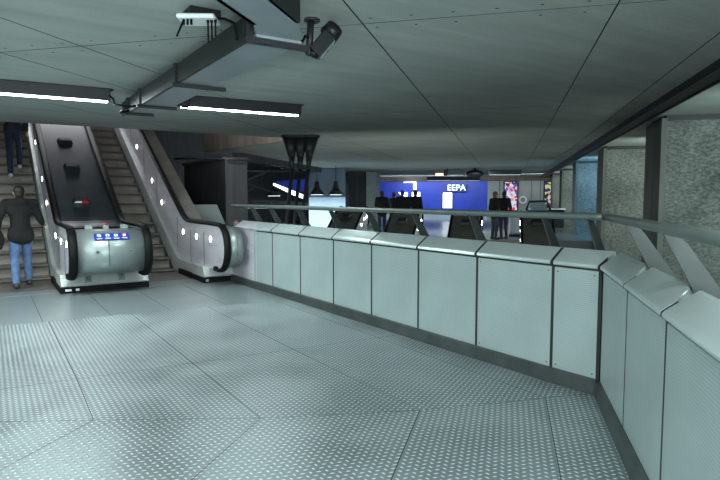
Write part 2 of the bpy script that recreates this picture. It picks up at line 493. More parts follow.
# concrete fins of the right wall, and the back wall of the bays
for k, (d0, d1) in enumerate(((4.9, 6.1), (11.25, 12.45), (17.6, 18.7), (24.4, 25.6), (30.6, 31.8), (36.8, 38.0))):
    b = MB()
    b.prism([W2(d0, 2.62, -3.2), W2(d1, 2.62, -3.2), W2(d1, 2.71, -3.2), W2(d0, 2.71, -3.2)], (0, 0, 6.1))
    b.use(1).prism([W2(d0 + .04, 2.70, -3.2), W2(d1 - .04, 2.70, -3.2), W2(d1 - .04, 6.3, -3.2), W2(d0 + .04, 6.3, -3.2)], (0, 0, 6.06))
    b.use(2).prism([W2(d0 + .02, 2.70, 2.86), W2(d1 - .02, 2.70, 2.86), W2(d1 - .02, 6.3, 2.86), W2(d0 + .02, 6.3, 2.86)], (0, 0, .09))
    struct('wall_right', b, [M['smoothconc'], M['fin'], M['dark']])
b = MB(); b.prism([W2(-9, 6.3, -3.2), W2(43, 6.3, -3.2), W2(43, 6.6, -3.2), W2(-9, 6.6, -3.2)], (0, 0, 6.2)); struct('wall_right', b, M['fin'])
# rear and left walls, out of the picture, close the hall
b = MB(); b.prism([(-7.5, -7.5, -.3), (-7.2, -7.5, -.3), (-7.2, 24, -.3), (-7.5, 24, -.3)], (0, 0, 6)); struct('wall_left', b, M['smoothconc'])
b = MB(); b.prism([(-7.5, -7.4, -.3), (4, -7.4, -.3), (4, -7.1, -.3), (-7.5, -7.1, -.3)], (0, 0, 3.2)); struct('wall_back', b, M['smoothconc'])
# shaft over the escalators
b = MB()
P0, P2 = W2(12.6, -4.62, ZC + .001), W2(15.4, -8.75, ZC + .001)
OFF = Vector((-.05, -.02, 0))
b.prism([P0 + OFF, P2 + OFF, P2 + OFF + Vector((.2, .1, 0)), P0 + OFF + Vector((.2, .1, 0))], (0, 0, 2.6))
struct('wall_shaft', b, M['brownconc'])
b = MB(); b.prism([(-7.2, 24, -3.2), (9, 24, -3.2), (9, 24.3, -3.2), (-7.2, 24.3, -3.2)], (0, 0, 9)); struct('wall_shaft', b, M['darkconc'])
b = MB(); b.box((1, 18, 5.6), (17, 13, .3)); struct('ceiling', b, M['darkconc'])

# ------------------------------------------------------------------ balustrade units
foot = [(3.622, 8.85), (3.645, 8.15), (3.668, 7.25), (3.688, 6.35), (3.708, 5.5), (3.724, 4.65), (3.742, 3.81), (3.768, 2.98), (3.79, 2.57)]
foot = [Vector((x, y, 0)) for x, y in foot]
corner = foot[-1]
cd = corner.dot(D2)
n0 = corner.dot(N2)
foot2 = [corner] + [W2(d, n0) for d in (3.64, 2.78, 1.92, 1.06, .2, -.66)]
def bal_unit(p, q, label, chamfer=True, e0=0.0, e1=0.0, screws=False):
    """p->q runs along the walkway with the void on the left-hand normal side given by out"""
    d = (q - p); L = d.length; ang = math.atan2(d.y, d.x)
    # local x along p->q, local y = outwards (away from the walkway)
    t = thing('balustrade_unit', label, 'balustrade', p, ang, 'balustrade units along the walkway')
    g = .009
    x0, x1 = g, L - g
    b = MB()
    b.box(((x0 + x1) / 2, .055, .53), (x1 - x0 - .002, .03, .83), bev=.006)
    b.build('face_panel', M['panel'], t)
    if screws:
        for sx in (x0 + .035, x1 - .035):
            for z in (.15, .91):
                b = MB(); b.cyl((sx, .041, z), (sx, .036, z), .006, seg=8); b.build('screw', M['kick'], t)
    b = MB(); b.box((L / 2, .10, .52), (L - .001, .05, .90)); b.box((L + .0, .0612, .53), (.030, .041, .84))
    jp = [(.022, .962), (.0165, .976), (.0205, .989), (.036, 1.002), (.085, 1.038)] + ([(.085, .94)] if chamfer else [(.158, 1.090), (.178, 1.088), (.182, .94)])
    b.prism([(L - .016, y_, z_) for y_, z_ in jp], (.032, 0, 0))
    b.use(1); b.box((L / 2, .075, .952), (L, .055, .020)); b.build('backing', [M['gap'], M['dark']], t)
    # coping: rounded nose, sloping top, back lip; far corner cut for the post
    prof = [(.02, .964), (.014, .976), (.018, .990), (.034, 1.004), (.085, 1.040), (.158, 1.092), (.168, 1.095), (.180, 1.090), (.184, .95)]
    b = MB(); rows = []
    for (yy, zz) in prof:
        c = .13 * max(0.0, (min(yy, .170) - .085) / .085) if chamfer else 0.0
        s0 = e0 * yy; s1 = e1 * yy
        rows.append((b.bm.verts.new((x0 + .007 + s0, yy, zz)), b.bm.verts.new((x1 - .007 - s1 - c, yy, zz))))
    if chamfer:
        # extra row so that the cut corner starts at two thirds of the depth
        pass
    n = len(rows); fs = []
    for i in range(n - 1): fs.append(b.bm.faces.new((rows[i][0], rows[i][1], rows[i + 1][1], rows[i + 1][0])))
    fs.append(b.bm.faces.new([r_[0] for r_ in rows])); fs.append(b.bm.faces.new([r_[1] for r_ in reversed(rows)]))
    fs.append(b.bm.faces.new((rows[0][0], rows[-1][0], rows[-1][1], rows[0][1])))
    bmesh.ops.bevel(b.bm, geom=[e for e in b.bm.edges if e.calc_length() > .2], offset=.004, segments=2, affect='EDGES')
    b.build('coping', M['coping'], t)
    b = MB(); b.box((L / 2, .165, .45), (L, .03, .93)); b.build('rear_panel', M['dark'], t)
    return t
labs1 = ['pale perforated panel with sloping coping, nearest the escalators on the long run',
         'narrow pale panel, second from the escalators on the long run',
         'pale panel below the dark three-legged column, third from the escalators',
         'pale panel with coping, fourth from the escalators on the long run',
         'pale panel in the middle of the long run, fifth from the escalators',
         'pale panel with coping, sixth from the escalators on the long run',
         'widest looking pale panel with corner screws, second before the bend',
         'pale panel with corner screws, last of the long run, left of the bend']
# foot goes towards the camera: outward is to the left when walking that way, so keep p->q from near to far reversed
for i in range(8):
    p, q = foot[i], foot[i + 1]
    bal_unit(p, q, labs1[i], chamfer=False, e1=.0 if i < 7 else -.3, screws=i >= 6)
labs2 = ['narrow looking pale panel just right of the bend in the balustrade', 'second pale ribbed panel right of the bend',
         'large pale ribbed panel cut by the right picture edge', 'pale balustrade panel beside the viewpoint, just out of the picture']
for i in range(4):
    bal_unit(foot2[i], foot2[i + 1], labs2[i], e0=-.3 if i == 0 else 0)
# kick plates
b = MB()
def off(p, q, o):
    d = (q - p).normalized(); return Vector((-d.y, d.x, 0)) * o
def kick(path):
    for p, q in zip(path, path[1:]):
        o0 = off(p, q, 0.0); o1 = off(p, q, .04)
        z = Vector((0, 0, .0))
        b.prism([p + o0, q + o0, q + o0 + Vector((0, 0, .118)), p + o0 + Vector((0, 0, .118))], o1)
kick([Vector((3.61, 9.85, 0))] + foot); kick(foot2)
struct('baseboard_right', b, M['kick'])

# handrails with blade posts
def rail_thing(path, seams, label, lastpost):
    t = thing('handrail', label, 'handrail', path[0])
    pts = []
    for a, c in zip(path, path[1:]):
        for k in range(6): pts.append(a.lerp(c, k / 6))
    pts.append(path[-1])
    b = MB(); b.tube(pts, .028, 14); b.build('rail', M['rail'], t, world=True)
    for p, u, o in seams:
        # blade in the plane across the rail; o = outward unit, u = along
        b = MB(); p = p - u * .12
        prof = [(.04, 1.335), (.095, 1.335), (.15, 1.28), (.40, .92), (.19, .92), (.188, 1.05)]
        b.prism([p + o * a + Vector((0, 0, z)) - u * .007 for a, z in prof], u * .014)
        b.build('post', M['post'], t, world=True)
    return t
def seamlist(path, ids):
    out = []
    for i in ids:
        d = (path[min(i + 1, len(path) - 1)] - path[max(i - 1, 0)]).normalized()
        out.append((path[i], d, Vector((-d.y, d.x, 0))))
    return out
RZ = Vector((0, 0, 1.355))
def railpath(path, o=.06):
    res = []
    for i, p in enumerate(path):
        d = (path[min(i + 1, len(path) - 1)] - path[max(i - 1, 0)]).normalized()
        res.append(p + Vector((-d.y, d.x, 0)) * o + RZ)
    return res
ext1 = [Vector((3.60, 9.85, 0))] + foot
rail_thing(railpath(ext1), seamlist(foot, range(0, 9)), 'long grey tubular handrail on slanted blade posts from the escalators to the bend', True)
rail_thing(railpath(foot2), seamlist(foot2, range(1, 5)), 'grey tubular handrail on slanted blade posts right of the bend, nearest the viewer', True)

# ------------------------------------------------------------------ escalator parts
SL = .566
def hr_z(y):
    """handrail height over local y (y=0 at the newel front); flat then 29.5 degrees"""
    k = 2.0
    f = 1.05; g = 1.25 + SL * (y - 2.4)
    if y < k - .5: return f
    w = .45; d = g - f
    return f + (math.log1p(math.exp(d / .05)) * .05 if d / .05 < 30 else d)
def step_z(y):
    d = SL * (y - 2.4)
    return math.log1p(math.exp(d / .05)) * .05 if d / .05 < 30 else d
def ys(a, b, n): return [a + (b - a) * i / n for i in range(n + 1)]

def esc_unit(name, label, loc, rz, W, END, sides=(1, -1), rails=(1, -1), deckmat='deck', detail=0, lamps=True, skirtside=True, group=None, CY=.34, drum_x=None):
    t = thing(name, label, 'escalator balustrade', loc, rz, group)
    h = W / 2
    RC, CZ = .385, .655
    # drum
    b = MB()
    prof = [(CY + .35, CZ - RC + .05)]
    for k in range(0, 25):
        a = -math.pi / 2 - math.pi * k / 24
        prof.append((CY + (RC - .04) * math.cos(a), CZ + (RC - .04) * math.sin(a)))
    prof += [(1.3, CZ + RC - .04), (1.3, .25)]
    b.prism([(-h + .045, y, z) for y, z in prof], (W - .09 if drum_x is None else drum_x + h - .045, 0, 0), True)
    o = b.build('drum', M['steel'], t)
    b = MB(); b.prism([(-h * .08, CY - RC + .0395 - .0, CZ - .2), (h * .0 - h * .06, CY - RC + .0395, CZ - .2), (-h * .06, CY - RC + .0395, CZ + .2), (-h * .08, CY - RC + .0395, CZ + .2)], (0, .01, 0)); b.build('seam', M['kick'], t)
    # deck
    b = MB(); Y = [.6, 1.2, 1.6] + ys(1.8, 3.0, 10) + [END]
    top = [(y, hr_z(y) - .05) for y in Y]
    poly = [(-h + .05, y, z) for y, z in top] + [(-h + .05, y, z - .12) for y, z in reversed(top)]
    b.prism(poly, (W - .1, 0, 0)); b.build('deck', M[deckmat], t)
    # handrails
    path = []
    for k in range(0, 15):
        a = -math.pi * .42 - math.pi * 1.08 * k / 14
        path.append((CY + RC * math.cos(a), CZ + RC * math.sin(a)))
    path = [p for p in path if True]
    path += [(y, hr_z(y)) for y in [.7, 1.3] + ys(1.7, 3.0, 12) + [END]]
    ring = [(.062 * math.cos(2 * math.pi * k / 10), .036 * math.sin(2 * math.pi * k / 10)) for k in range(10)]
    for s in rails:
        b = MB(); b.sweep([(s * h, y, z) for y, z in path], ring); r = b.build('handrail', M['black'], t)
        b = MB(); b.box((s * h, CY + .12, .285), (.115, .17, .085), bev=.02); b.build('handrail_boot', M['black'], r)
    # side panels, skirting and plinth
    for s in sides:
        b = MB(); X = s * (h + .02)
        pr = []
        for k in range(0, 13):
            a = -math.pi / 2 - math.pi * k / 12
            pr.append((CY + (RC - .02) * math.cos(a), CZ + (RC - .02) * math.sin(a)))
        up = [(y, hr_z(y) - .04) for y in [.9, 1.4] + ys(1.7, 3.0, 12) + [END]]
        dn = [(y, step_z(y) + .24) for y in [END] + ys(3.0, 1.6, 10) + [.9]]
        b.prism([(X - s * .045, y, z) for y, z in pr + up + dn], (s * .04, 0, 0)); sp = b.build('side_panel', M['steelside'], t)
        # joints in the side panel
        for y in (.9, 1.7, 2.6, 4.2, 5.4, 6.8):
            b = MB(); b.box((X - s * .002, y, (hr_z(y) + step_z(y)) / 2 + .05), (.008, .008, .62)); b.build('panel_joint', M['kick'], sp)
        if skirtside:
            b = MB()
            up = [(y, step_z(y) + .26) for y in [.66, 1.2] + ys(1.6, 3.2, 10) + [END]]
            dn = [(y, step_z(y) - .12) for y in [END] + ys(3.2, 1.6, 10)] + [(1.2, .1), (.72, .10), (.64, .12)]
            b.prism([(X, y, z) for y, z in up + dn], (s * .07, 0, 0)); b.build('skirting', M['skirt'], t)
        if lamps:
            for y, dz in ((.5, .27), (1.3, .27), (2.15, .3), (3.75, .62), (4.6, .6), (6.1, .56)):
                if y > END: continue
                b = MB(); z = hr_z(y) - dz
                b.cyl((X - s * .012, y, z), (X + s * .008, y, z), .062, seg=20); b.use(1).cyl((X + s * .007, y, z), (X + s * .012, y, z), .05, seg=20)
                b.build('side_lamp', [M['steel'], M['lamp']], t)
    b = MB()
    PW = h + .13
    b.prism([(-PW, .60, .0), (-PW, .60, .09), (-PW, .64, .10), (-PW, 2.2, .10), (-PW, 2.2, .0)], (2 * PW if 1 in sides else PW + h, 0, 0))
    b.build('plinth', M['black'], t)
    b = MB()
    b.prism([(-PW + .01, .60, .10), (-PW + .01, .58, .12), (-PW + .01, .70, .28), (-PW + .01, 1.3, .28), (-PW + .01, 1.3, .10)], (2 * PW - .02 if 1 in sides else PW + h, 0, 0))
    b.build('plinth_cover', M['skirt'], t)
    # inner core
    b = MB()
    tp = [(y, hr_z(y) - .2) for y in [1.0] + ys(1.7, 3.0, 8) + [END]]; bt = [(y, step_z(y) - .5) for y in [END] + ys(3.0, 1.7, 8)] + [(1.0, .02)]
    b.prism([(-h + .06, y, z) for y, z in tp + bt], (W - .12, 0, 0)); b.build('truss_casing', M['dark'], t)
    return t

def deck_pt(y): return hr_z(y) - .05
PI = math.pi
LU = esc_unit('escalator_balustrade', 'wide central escalator balustrade with stainless drum end, dark deck and blue sign', (1.555, 9.3, 0), 0, 1.07, 10.0, detail=1)
# blocks on the deck
for y in (2.78, 4.02, 5.12):
    b = MB(); z = deck_pt(y)
    rot = Matrix.Rotation(math.atan(SL), 3, 'X')
    pr = [(-.16, 0), (.16, 0), (.115, .075), (-.115, .075)]
    b.prism([rot @ Vector((a, -.07, c)) + Vector((-.05, y, z)) for a, c in pr], rot @ Vector((0, .14, 0)))
    o = b.build('deck_block', M['dark'], LU)
    if y == 2.78:
        b = MB(); b.prism([rot @ Vector((a, -.073, c)) + Vector((-.05, y, z)) for a, c in ((-.13, .015), (0, .015), (0, .06), (-.11, .06))], rot @ Vector((0, .003, 0)))
        b.build('warning_label', M['white'], o, label='white half of the warning label')
        b = MB(); b.prism([rot @ Vector((a, -.073, c)) + Vector((-.05, y, z)) for a, c in ((.0, .015), (.13, .015), (.11, .06), (0, .06))], rot @ Vector((0, .003, 0)))
        b.build('warning_label', M['red'], o, label='red half of the warning label')
# sign on the drum
def drum_at(deg, x, lift):
    a = R(deg); return Vector((x, .34 - (.345 + lift) * math.cos(a), .655 + (.345 + lift) * math.sin(a)))
def drum_rot(deg):
    a = R(deg)   # local x, local y up along the drum, local z out of it
    return Matrix((Vector((1, 0, 0)), Vector((0, math.sin(a), math.cos(a))), Vector((0, -math.cos(a), math.sin(a))))).transposed()
def Md(deg, x, lift): return Matrix.Translation(drum_at(deg, x, lift)) @ drum_rot(deg).to_4x4()
sg = MB(); sg.box((0, 0, 0), (.50, .125, .012)); bmesh.ops.transform(sg.bm, matrix=Md(44, .02, .012), verts=sg.bm.verts[:])
SG = sg.build('sign_plate', M['signblue'], LU, label='blue instruction sign')
for k in range(4):
    b = MB()
    xx = -.18 + .12 * k
    if k < 3:
        b.cyl((xx, .018, .006), (xx, .018, .009), .030, seg=18, smooth=False)
        b.use(1); b.box((xx, .012, .0095), (.012, .03, .003)); b.ball((xx, .034, .0095), (.007, .007, .003), 8); b.box((xx + .008 * (k - 1), .0, .0095), (.03, .006, .003))
        ms = [M['white'], M['signblue']]
    else:
        b.cyl((xx, .018, .006), (xx, .018, .009), .034, seg=18, smooth=False)
        b.use(1); b.cyl((xx, .018, .009), (xx, .018, .0105), .024, seg=18, smooth=False); ms = [M['red'], M['white']]
    b.use(0 if k < 3 else 1); b.box((xx, -.034, .007), (.085, .006, .002)); b.box((xx, -.046, .007), (.07, .006, .002))
    bmesh.ops.transform(b.bm, matrix=Md(44, .02, .012), verts=b.bm.verts[:])
    b.build('pictogram', ms, SG)
# key switches on the drum
for x in (-.20, .27):
    b = MB(); b.cyl((0, 0, 0), (0, 0, .012), .028, seg=16); b.use(1); b.box((0, 0, .018), (.012, .04, .014)); b.box((0, 0, .016), (.07, .008, .006))
    bmesh.ops.transform(b.bm, matrix=Md(4, x, -.001), verts=b.bm.verts[:]); b.build('key_switch', [M['steel'], M['kick']], LU)
# top brackets and stop button
for x in (-.26, .26):
    b = MB(); b.box((x, .42, 1.035), (.11, .1, .07), bev=.01); b.build('sensor_box', M['grey'], LU)
b = MB(); b.box((.0, .5, 1.03), (.08, .08, .07)); b.use(1); b.cyl((0, .5, 1.065), (0, .5, 1.1), .028, seg=14)
b.build('stop_button', [M['steel'], M['red']], LU, label='red emergency stop button')
# number plates on the plinth
for x, tx in ((-.26, '6'), (.24, '7')):
    b = MB(); rr = Matrix.Rotation(R(90 - 33), 4, 'X'); 
    Mx = Matrix.Translation(Vector((x, .634, .205))) @ rr
    b.box((0, 0, .0), (.10, .12, .008)); bmesh.ops.transform(b.bm, matrix=Mx, verts=b.bm.verts[:])
    pl = b.build('number_plate', M['grey'], LU)
    text_mesh(tx, .1, 'number', M['dark'], pl, Mx @ Matrix.Translation((0, 0, .0055)), .001)
for x in (-.55, -.42):
    b = MB(); b.box((x, .598, .05), (.09 if x < -.5 else .05, .012, .035)); b.build('plinth_label', M['white'], LU)
# right-hand balustrade beside the walkway panels
RU = esc_unit('escalator_balustrade', 'narrow right-hand escalator balustrade with round side lamps, joining the wall panels', (3.45, 9.2, 0), 0, .40, 10.0, sides=(-1,), rails=(-1,), deckmat='browndeck', CY=.12, drum_x=.09)
b = MB(); b.prism([(.215, -.46, .1), (.215, .7, .1), (.215, .7, .962), (.215, -.46, .962)], (.03, 0, 0)); b.prism([(.20, -.46, .964), (.19, -.46, .99), (.21, -.46, 1.006), (.34, -.46, 1.095), (.36, -.46, 1.09), (.36, -.46, .95)], (0, .9, 0))
b.build('end_panel', M['steelside'], RU)
b = MB(); b.box((.212, -.1, .66), (.008, .05, .05)); b.build('label_plate', M['white'], RU)
b = MB(); b.box((.24, .5, 1.03), (.08, .08, .07)); b.use(1); b.cyl((.24, .5, 1.065), (.24, .5, 1.1), .028, seg=14)
b.build('stop_button', [M['steel'], M['red']], RU, label='red emergency stop button')
b = MB(); b.box((-.27, .598, .045), (.05, .014, .04)); b.use(0); b.build('plinth_label', M['grey'], RU)

def escalator(label, loc, rz, width, n, y0=1.15):
    t = thing('escalator', label, 'escalator', loc, rz)
    b = MB(); b.box((0, y0 - .2, -.003), (width, .40, .014)); b.build('comb_plate', M['smooth'], t)
    proto = None; pitch = .40
    for i in range(n):
        y = y0 + pitch * i
        z = step_z(y + .1)
        if proto is None:
            b = MB()
            pr = [(0, 0), (0, -.02)] + [(.03 + .02 * math.sin(k / 6 * PI), -.02 - .25 * k / 6) for k in range(1, 7)] + [(pitch + .02, -.27), (pitch + .02, 0)]
            b.prism([(-width / 2, y_, z_) for y_, z_ in pr], (width, 0, 0))
            proto = b.build('step', M['step'], t); proto.location = (0, y, z)
        else:
            c = proto.copy(); COL.objects.link(c); c.parent = t; c.location = (0, y, z)
    return t
escalator('left escalator with a man in blue jeans stepping on, rising behind the ceiling edge', (.38, 9.3, 0), 0, 1.06, 21)
escalator('empty second escalator between the wide and narrow balustrades', (2.64, 9.3, 0), 0, .98, 21)
# pale sloping covers behind the right-hand balustrade
pc = thing('balustrade_cover', 'pair of pale sloping cover panels behind the narrow escalator balustrade', 'cover panel', (3.95, 12.6, 1.0))
for x in (3.80, 4.12):
    b = MB(); b.prism([(x, 12.9, 1.34), (x + .28, 12.75, 1.34), (x + .38, 12.5, .9), (x + .10, 12.65, .9)], (.01, .05, .0)); b.build('panel', M['coping'], pc, world=True)
b = MB(); b.prism([(3.8, 12.95, -.2), (4.4, 12.6, -.2), (4.5, 12.8, -.2), (3.9, 13.15, -.2)], (0, 0, 1.05)); b.build('casing', M['dark'], pc, world=True)

# ------------------------------------------------------------------ ceiling services
def luminaire(loc, rz, label, L=1.72, name='fluorescent_luminaire', group=None, bracket=True):
    t = thing(name, label, 'ceiling light', loc, rz, group)
    b = MB(); b.prism([(-L / 2, -.085, .15), (-L / 2, -.07, .012), (-L / 2, .07, .012), (-L / 2, .085, .15)], (L, 0, 0)); b.box((0, 0, .152), (L + .06, .19, .012)); b.build('housing', M['housing'], t)
    b = MB(); b.box((0, 0, .006), (L - .06, .075, .014), bev=.004); b.build('tube', M['tube'], t)
    return t
l1 = luminaire((.48, 7.86, 2.690), R(-3.2), 'fluorescent ceiling light cut by the left picture edge')
l2 = luminaire((3.03, 7.66, 2.690), R(-4.4), 'fluorescent ceiling light right of the cable duct, near the escalators')
b = MB(); b.box((-.80, .06, .10), (.22, .22, .10)); b.build('gear_box', M['ductside'], l2)
OUT = 'fluorescent lights behind the viewpoint'
OUTL = ((-4.6, 6.8, 220), (-4.6, 3.0, 215), (-2.6, .2, 120), (.9, .3, 125), (-2.0, 9.9, 90))  # last one is added, unseen, to brighten the escalator side panels and steps
for x, y, _p in OUTL:
    dup(l1, loc=(x, y, 2.690), rz=R(-3), label='unseen fluorescent ceiling light around the viewpoint, outside the picture', group=OUT)
# cable duct
t = thing('cable_duct', 'grey sheet-steel cable duct fixed under the concrete ceiling', 'duct', (1.6, 4, 2.85))
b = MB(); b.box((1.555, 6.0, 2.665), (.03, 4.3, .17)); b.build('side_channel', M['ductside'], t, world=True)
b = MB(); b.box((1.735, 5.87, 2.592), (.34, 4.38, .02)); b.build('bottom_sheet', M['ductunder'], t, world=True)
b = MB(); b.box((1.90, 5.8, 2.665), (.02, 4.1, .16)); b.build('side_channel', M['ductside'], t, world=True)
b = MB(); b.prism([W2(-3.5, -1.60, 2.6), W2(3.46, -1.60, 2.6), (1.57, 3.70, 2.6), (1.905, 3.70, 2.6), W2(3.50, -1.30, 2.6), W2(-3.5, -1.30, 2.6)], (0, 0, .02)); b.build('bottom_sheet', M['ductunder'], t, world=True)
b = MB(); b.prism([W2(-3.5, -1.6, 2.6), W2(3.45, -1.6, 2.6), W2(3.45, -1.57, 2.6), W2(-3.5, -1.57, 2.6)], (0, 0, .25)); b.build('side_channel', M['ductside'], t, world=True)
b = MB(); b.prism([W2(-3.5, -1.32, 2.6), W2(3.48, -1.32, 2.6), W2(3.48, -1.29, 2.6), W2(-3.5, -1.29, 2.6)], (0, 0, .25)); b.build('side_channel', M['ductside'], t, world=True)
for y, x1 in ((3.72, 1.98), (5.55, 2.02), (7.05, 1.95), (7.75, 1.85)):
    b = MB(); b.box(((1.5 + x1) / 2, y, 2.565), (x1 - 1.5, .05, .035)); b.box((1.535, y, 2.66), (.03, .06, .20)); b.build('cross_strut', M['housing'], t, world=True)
b = MB(); b.tube([(1.30, 7.78, 2.80), (1.36, 7.7, 2.72), (1.36, 7.6, 2.64), (1.45, 7.5, 2.62), (1.56, 7.5, 2.62)], .012); b.build('cable', M['black'], t, world=True)
b = MB(); b.tube([(2.02, 7.05, 2.60), (2.1, 7.08, 2.60), (2.14, 7.15, 2.66), (2.2, 7.3, 2.72)], .012); b.build('cable', M['black'], t, world=True)
b = MB(); b.tube([(1.56, 7.2, 2.6), (1.42, 7.25, 2.56), (1.38, 7.4, 2.52), (1.44, 7.55, 2.54), (1.52, 7.6, 2.58)], .014); b.build('cable', M['black'], t, world=True)
# antenna box
t = thing('antenna_box', 'white ceiling box with black rods beside the cable duct', 'junction box', (1.32, 4.15, 2.85))
b = MB(); b.box((1.36, 4.2, 2.825), (.22, .2, .05)); b.build('back_box', M['ductside'], t, world=True)
b = MB(); b.box((1.32, 4.14, 2.77), (.27, .21, .036), Matrix.Rotation(R(-32), 3, 'Z'), bev=.015); b.build('cover', M['white'], t, world=True)
for k in range(3):
    b = MB(); x, y = 1.36 + .022 * k, 4.06 - .015 * k; b.cyl((x, y, 2.75), (x, y, 2.60 + .02 * k), .006, seg=8); b.cyl((x, y, 2.76), (x, y, 2.735), .01, seg=8); b.build('rod', M['black'], t, world=True)
for k in range(3):
    b = MB(); x, y = 1.21 + .022 * k, 4.13 - .015 * k
    if k == 0: b.cyl((x, y, 2.75), (x - .06, y - .03, 2.62), .007, seg=8)
    b.cyl((x, y, 2.765), (x, y, 2.715), .009, seg=8); b.build('rod', M['black'], t, world=True)
b = MB(); b.tube([(1.42, 4.12, 2.79), (1.48, 4.05, 2.78), (1.52, 3.98, 2.74), (1.53, 3.95, 2.62)], .01); b.build('cable', M['black'], t, world=True)
# CCTV camera
t = thing('security_camera', 'dark security camera on a ceiling bracket at the end of the cable duct', 'camera', (2.11, 3.93, 2.85))
b = MB(); b.cyl((2.12, 3.92, 2.85), (2.12, 3.92, 2.832), .06, seg=18); b.cyl((2.11, 3.92, 2.835), (2.085, 3.90, 2.62), .026, seg=12); b.ball((2.085, 3.90, 2.60), .036); b.build('bracket', M['housing'], t, world=True)
b = MB(); b.tube([(2.085, 3.9, 2.60), (2.12, 3.89, 2.565), (2.17, 3.88, 2.575), (2.22, 3.87, 2.62), (2.24, 3.86, 2.68)], .012); b.build('yoke', M['housing'], t, world=True)
b = MB(); p, q = Vector((2.11, 3.88, 2.585)), Vector((2.265, 3.85, 2.775))
b.seg(p, q, .10, .10); b.cyl(q - (q - p) * .25, q + (q - p) * .10, .075, .068, 16); b.cyl(p - (q - p) * .08, p, .03, .045, 12); hs = b.build('housing', M['ductside'], t, world=True)
b = MB(); b.cyl(q + (q - p) * .08, q + (q - p) * .10, .042, seg=16); b.build('lens', M['glass'], hs, world=True)
b = MB(); nrm = Vector((.75, -.2, -.6)).normalized(); b.seg(p + nrm * .05, q + nrm * .05, .04, .03); b.build('lamp_bar', M['glass'], hs, world=True)
b = MB(); b.tube([(2.08, 3.9, 2.70), (2.03, 3.86, 2.70), (1.98, 3.8, 2.64), (1.92, 3.76, 2.62), (1.84, 3.74, 2.6)], .009); b.build('cable', M['black'], t, world=True)

# ------------------------------------------------------------------ three-legged column
t = thing('steel_column', 'dark three-legged steel column with flared heads under the ceiling', 'column', (5.65, 11.2, 0))
for k in range(3):
    dx = k * .175; ax = Vector((.837, -.547, 0))
    top = Vector((5.58, 11.33, 2.85)) + ax * dx * 1.25; mid = Vector((5.56, 11.22, 2.12)) + ax * dx; bot = Vector((5.24, 11.3, -.6)) + ax * (dx * .9)
    b = MB(); b.cyl(bot, mid, .04, .042, 14); b.cyl(mid, mid.lerp(top, .35), .042, .07, 14); b.cyl(mid.lerp(top, .35), top - Vector((0, 0, .06)), .07, .17, 14); b.cyl(top - Vector((0, 0, .06)), top, .2, .2, 14)
    b.build('leg', M['dark'], t, world=True)

# ------------------------------------------------------------------ dark pier and far left structure
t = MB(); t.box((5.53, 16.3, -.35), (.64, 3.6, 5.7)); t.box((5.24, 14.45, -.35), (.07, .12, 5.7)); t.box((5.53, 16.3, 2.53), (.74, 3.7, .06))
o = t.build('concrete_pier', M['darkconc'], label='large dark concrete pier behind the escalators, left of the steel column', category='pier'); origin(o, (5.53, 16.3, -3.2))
b = MB(); b.tube([(4.6, 16.9, 2.62), (4.8, 15.6, 2.56), (5.02, 14.46, 2.50), (5.4, 14.40, 2.50), (5.95, 14.40, 2.5)], .025); o = b.build('pipe', M['kick'], label='thin pipe running around the top of the dark concrete pier', category='pipe'); origin(o, (5.0, 14.45, 2.5))
# beam along the left edge of the far ceiling
b = MB(); b.seg(W2(15.9, -7.95, 2.76), W2(39, -9.0, 2.76), .3, .26); struct('trim_2', b, M['darkconc'])
b = MB()
for k in range(12):
    d = 16.5 + 1.75 * k; n = -7.95 - (d - 15.9) * 1.05 / 23.1; p = W2(d, n + .02, 2.60)
    b.box(p, (.08, .5, .06), Matrix.Rotation(ROT2, 3, 'Z'))
struct('trim_3', b, M['housing'])
o = MB(); o.prism([W2(29.3, -7.25, -.02), W2(29.3, -6.68, -.02), W2(30.1, -6.68, -.02), W2(30.1, -7.25, -.02)], (0, 0, 2.86))
o = o.build('concrete_column', M['soffit'], label='pale ribbed concrete column left of the blue wall', category='column'); origin(o, W2(29.7, -6.97, 0))
o = MB(); o.prism([W2(29.0, -8.1, -.02), W2(29.0, -7.32, -.02), W2(29.8, -7.32, -.02), W2(29.8, -8.1, -.02)], (0, 0, 2.86))
o = o.build('dark_column', M['darkconc'], label='dark column between the lit pale wall and the pale column', category='column'); origin(o, W2(29.4, -7.7, 0))
# lit pale wall beneath pendant lamps
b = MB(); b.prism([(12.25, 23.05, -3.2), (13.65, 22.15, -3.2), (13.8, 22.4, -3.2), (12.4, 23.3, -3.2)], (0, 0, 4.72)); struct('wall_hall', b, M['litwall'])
b = MB(); b.prism([(12.25, 23.05, 1.52), (13.65, 22.15, 1.52), (13.8, 22.4, 1.52), (12.4, 23.3, 1.52)], (0, 0, 1.3)); struct('wall_hall', b, M['litdim'])  # upper part coloured darker to stand in for dimness above the lamps
b = MB(); b.prism([(4.5, 26, -3.2), (26, 36, -3.2), (25.8, 36.4, -3.2), (4.3, 26.4, -3.2)], (0, 0, 9)); struct('wall_hall', b, M['darkconc'])
b = MB(); b.prism([W2(10, -9.2, 5.4), W2(44, -9.2, 5.4), W2(44, -24, 5.4), W2(10, -24, 5.4)], (0, 0, .3)); struct('ceiling', b, M['darkconc'])
PL = [(11.6, 21.1, 'pendant lamp with dark cone shade just right of the steel column', 1.62), (12.26, 20.66, 'pendant lamp with dark cone shade farther right, over the pale lit wall', 1.62), (10.1, 22.1, 'wide pendant lamp left of the steel column', 1.57)]
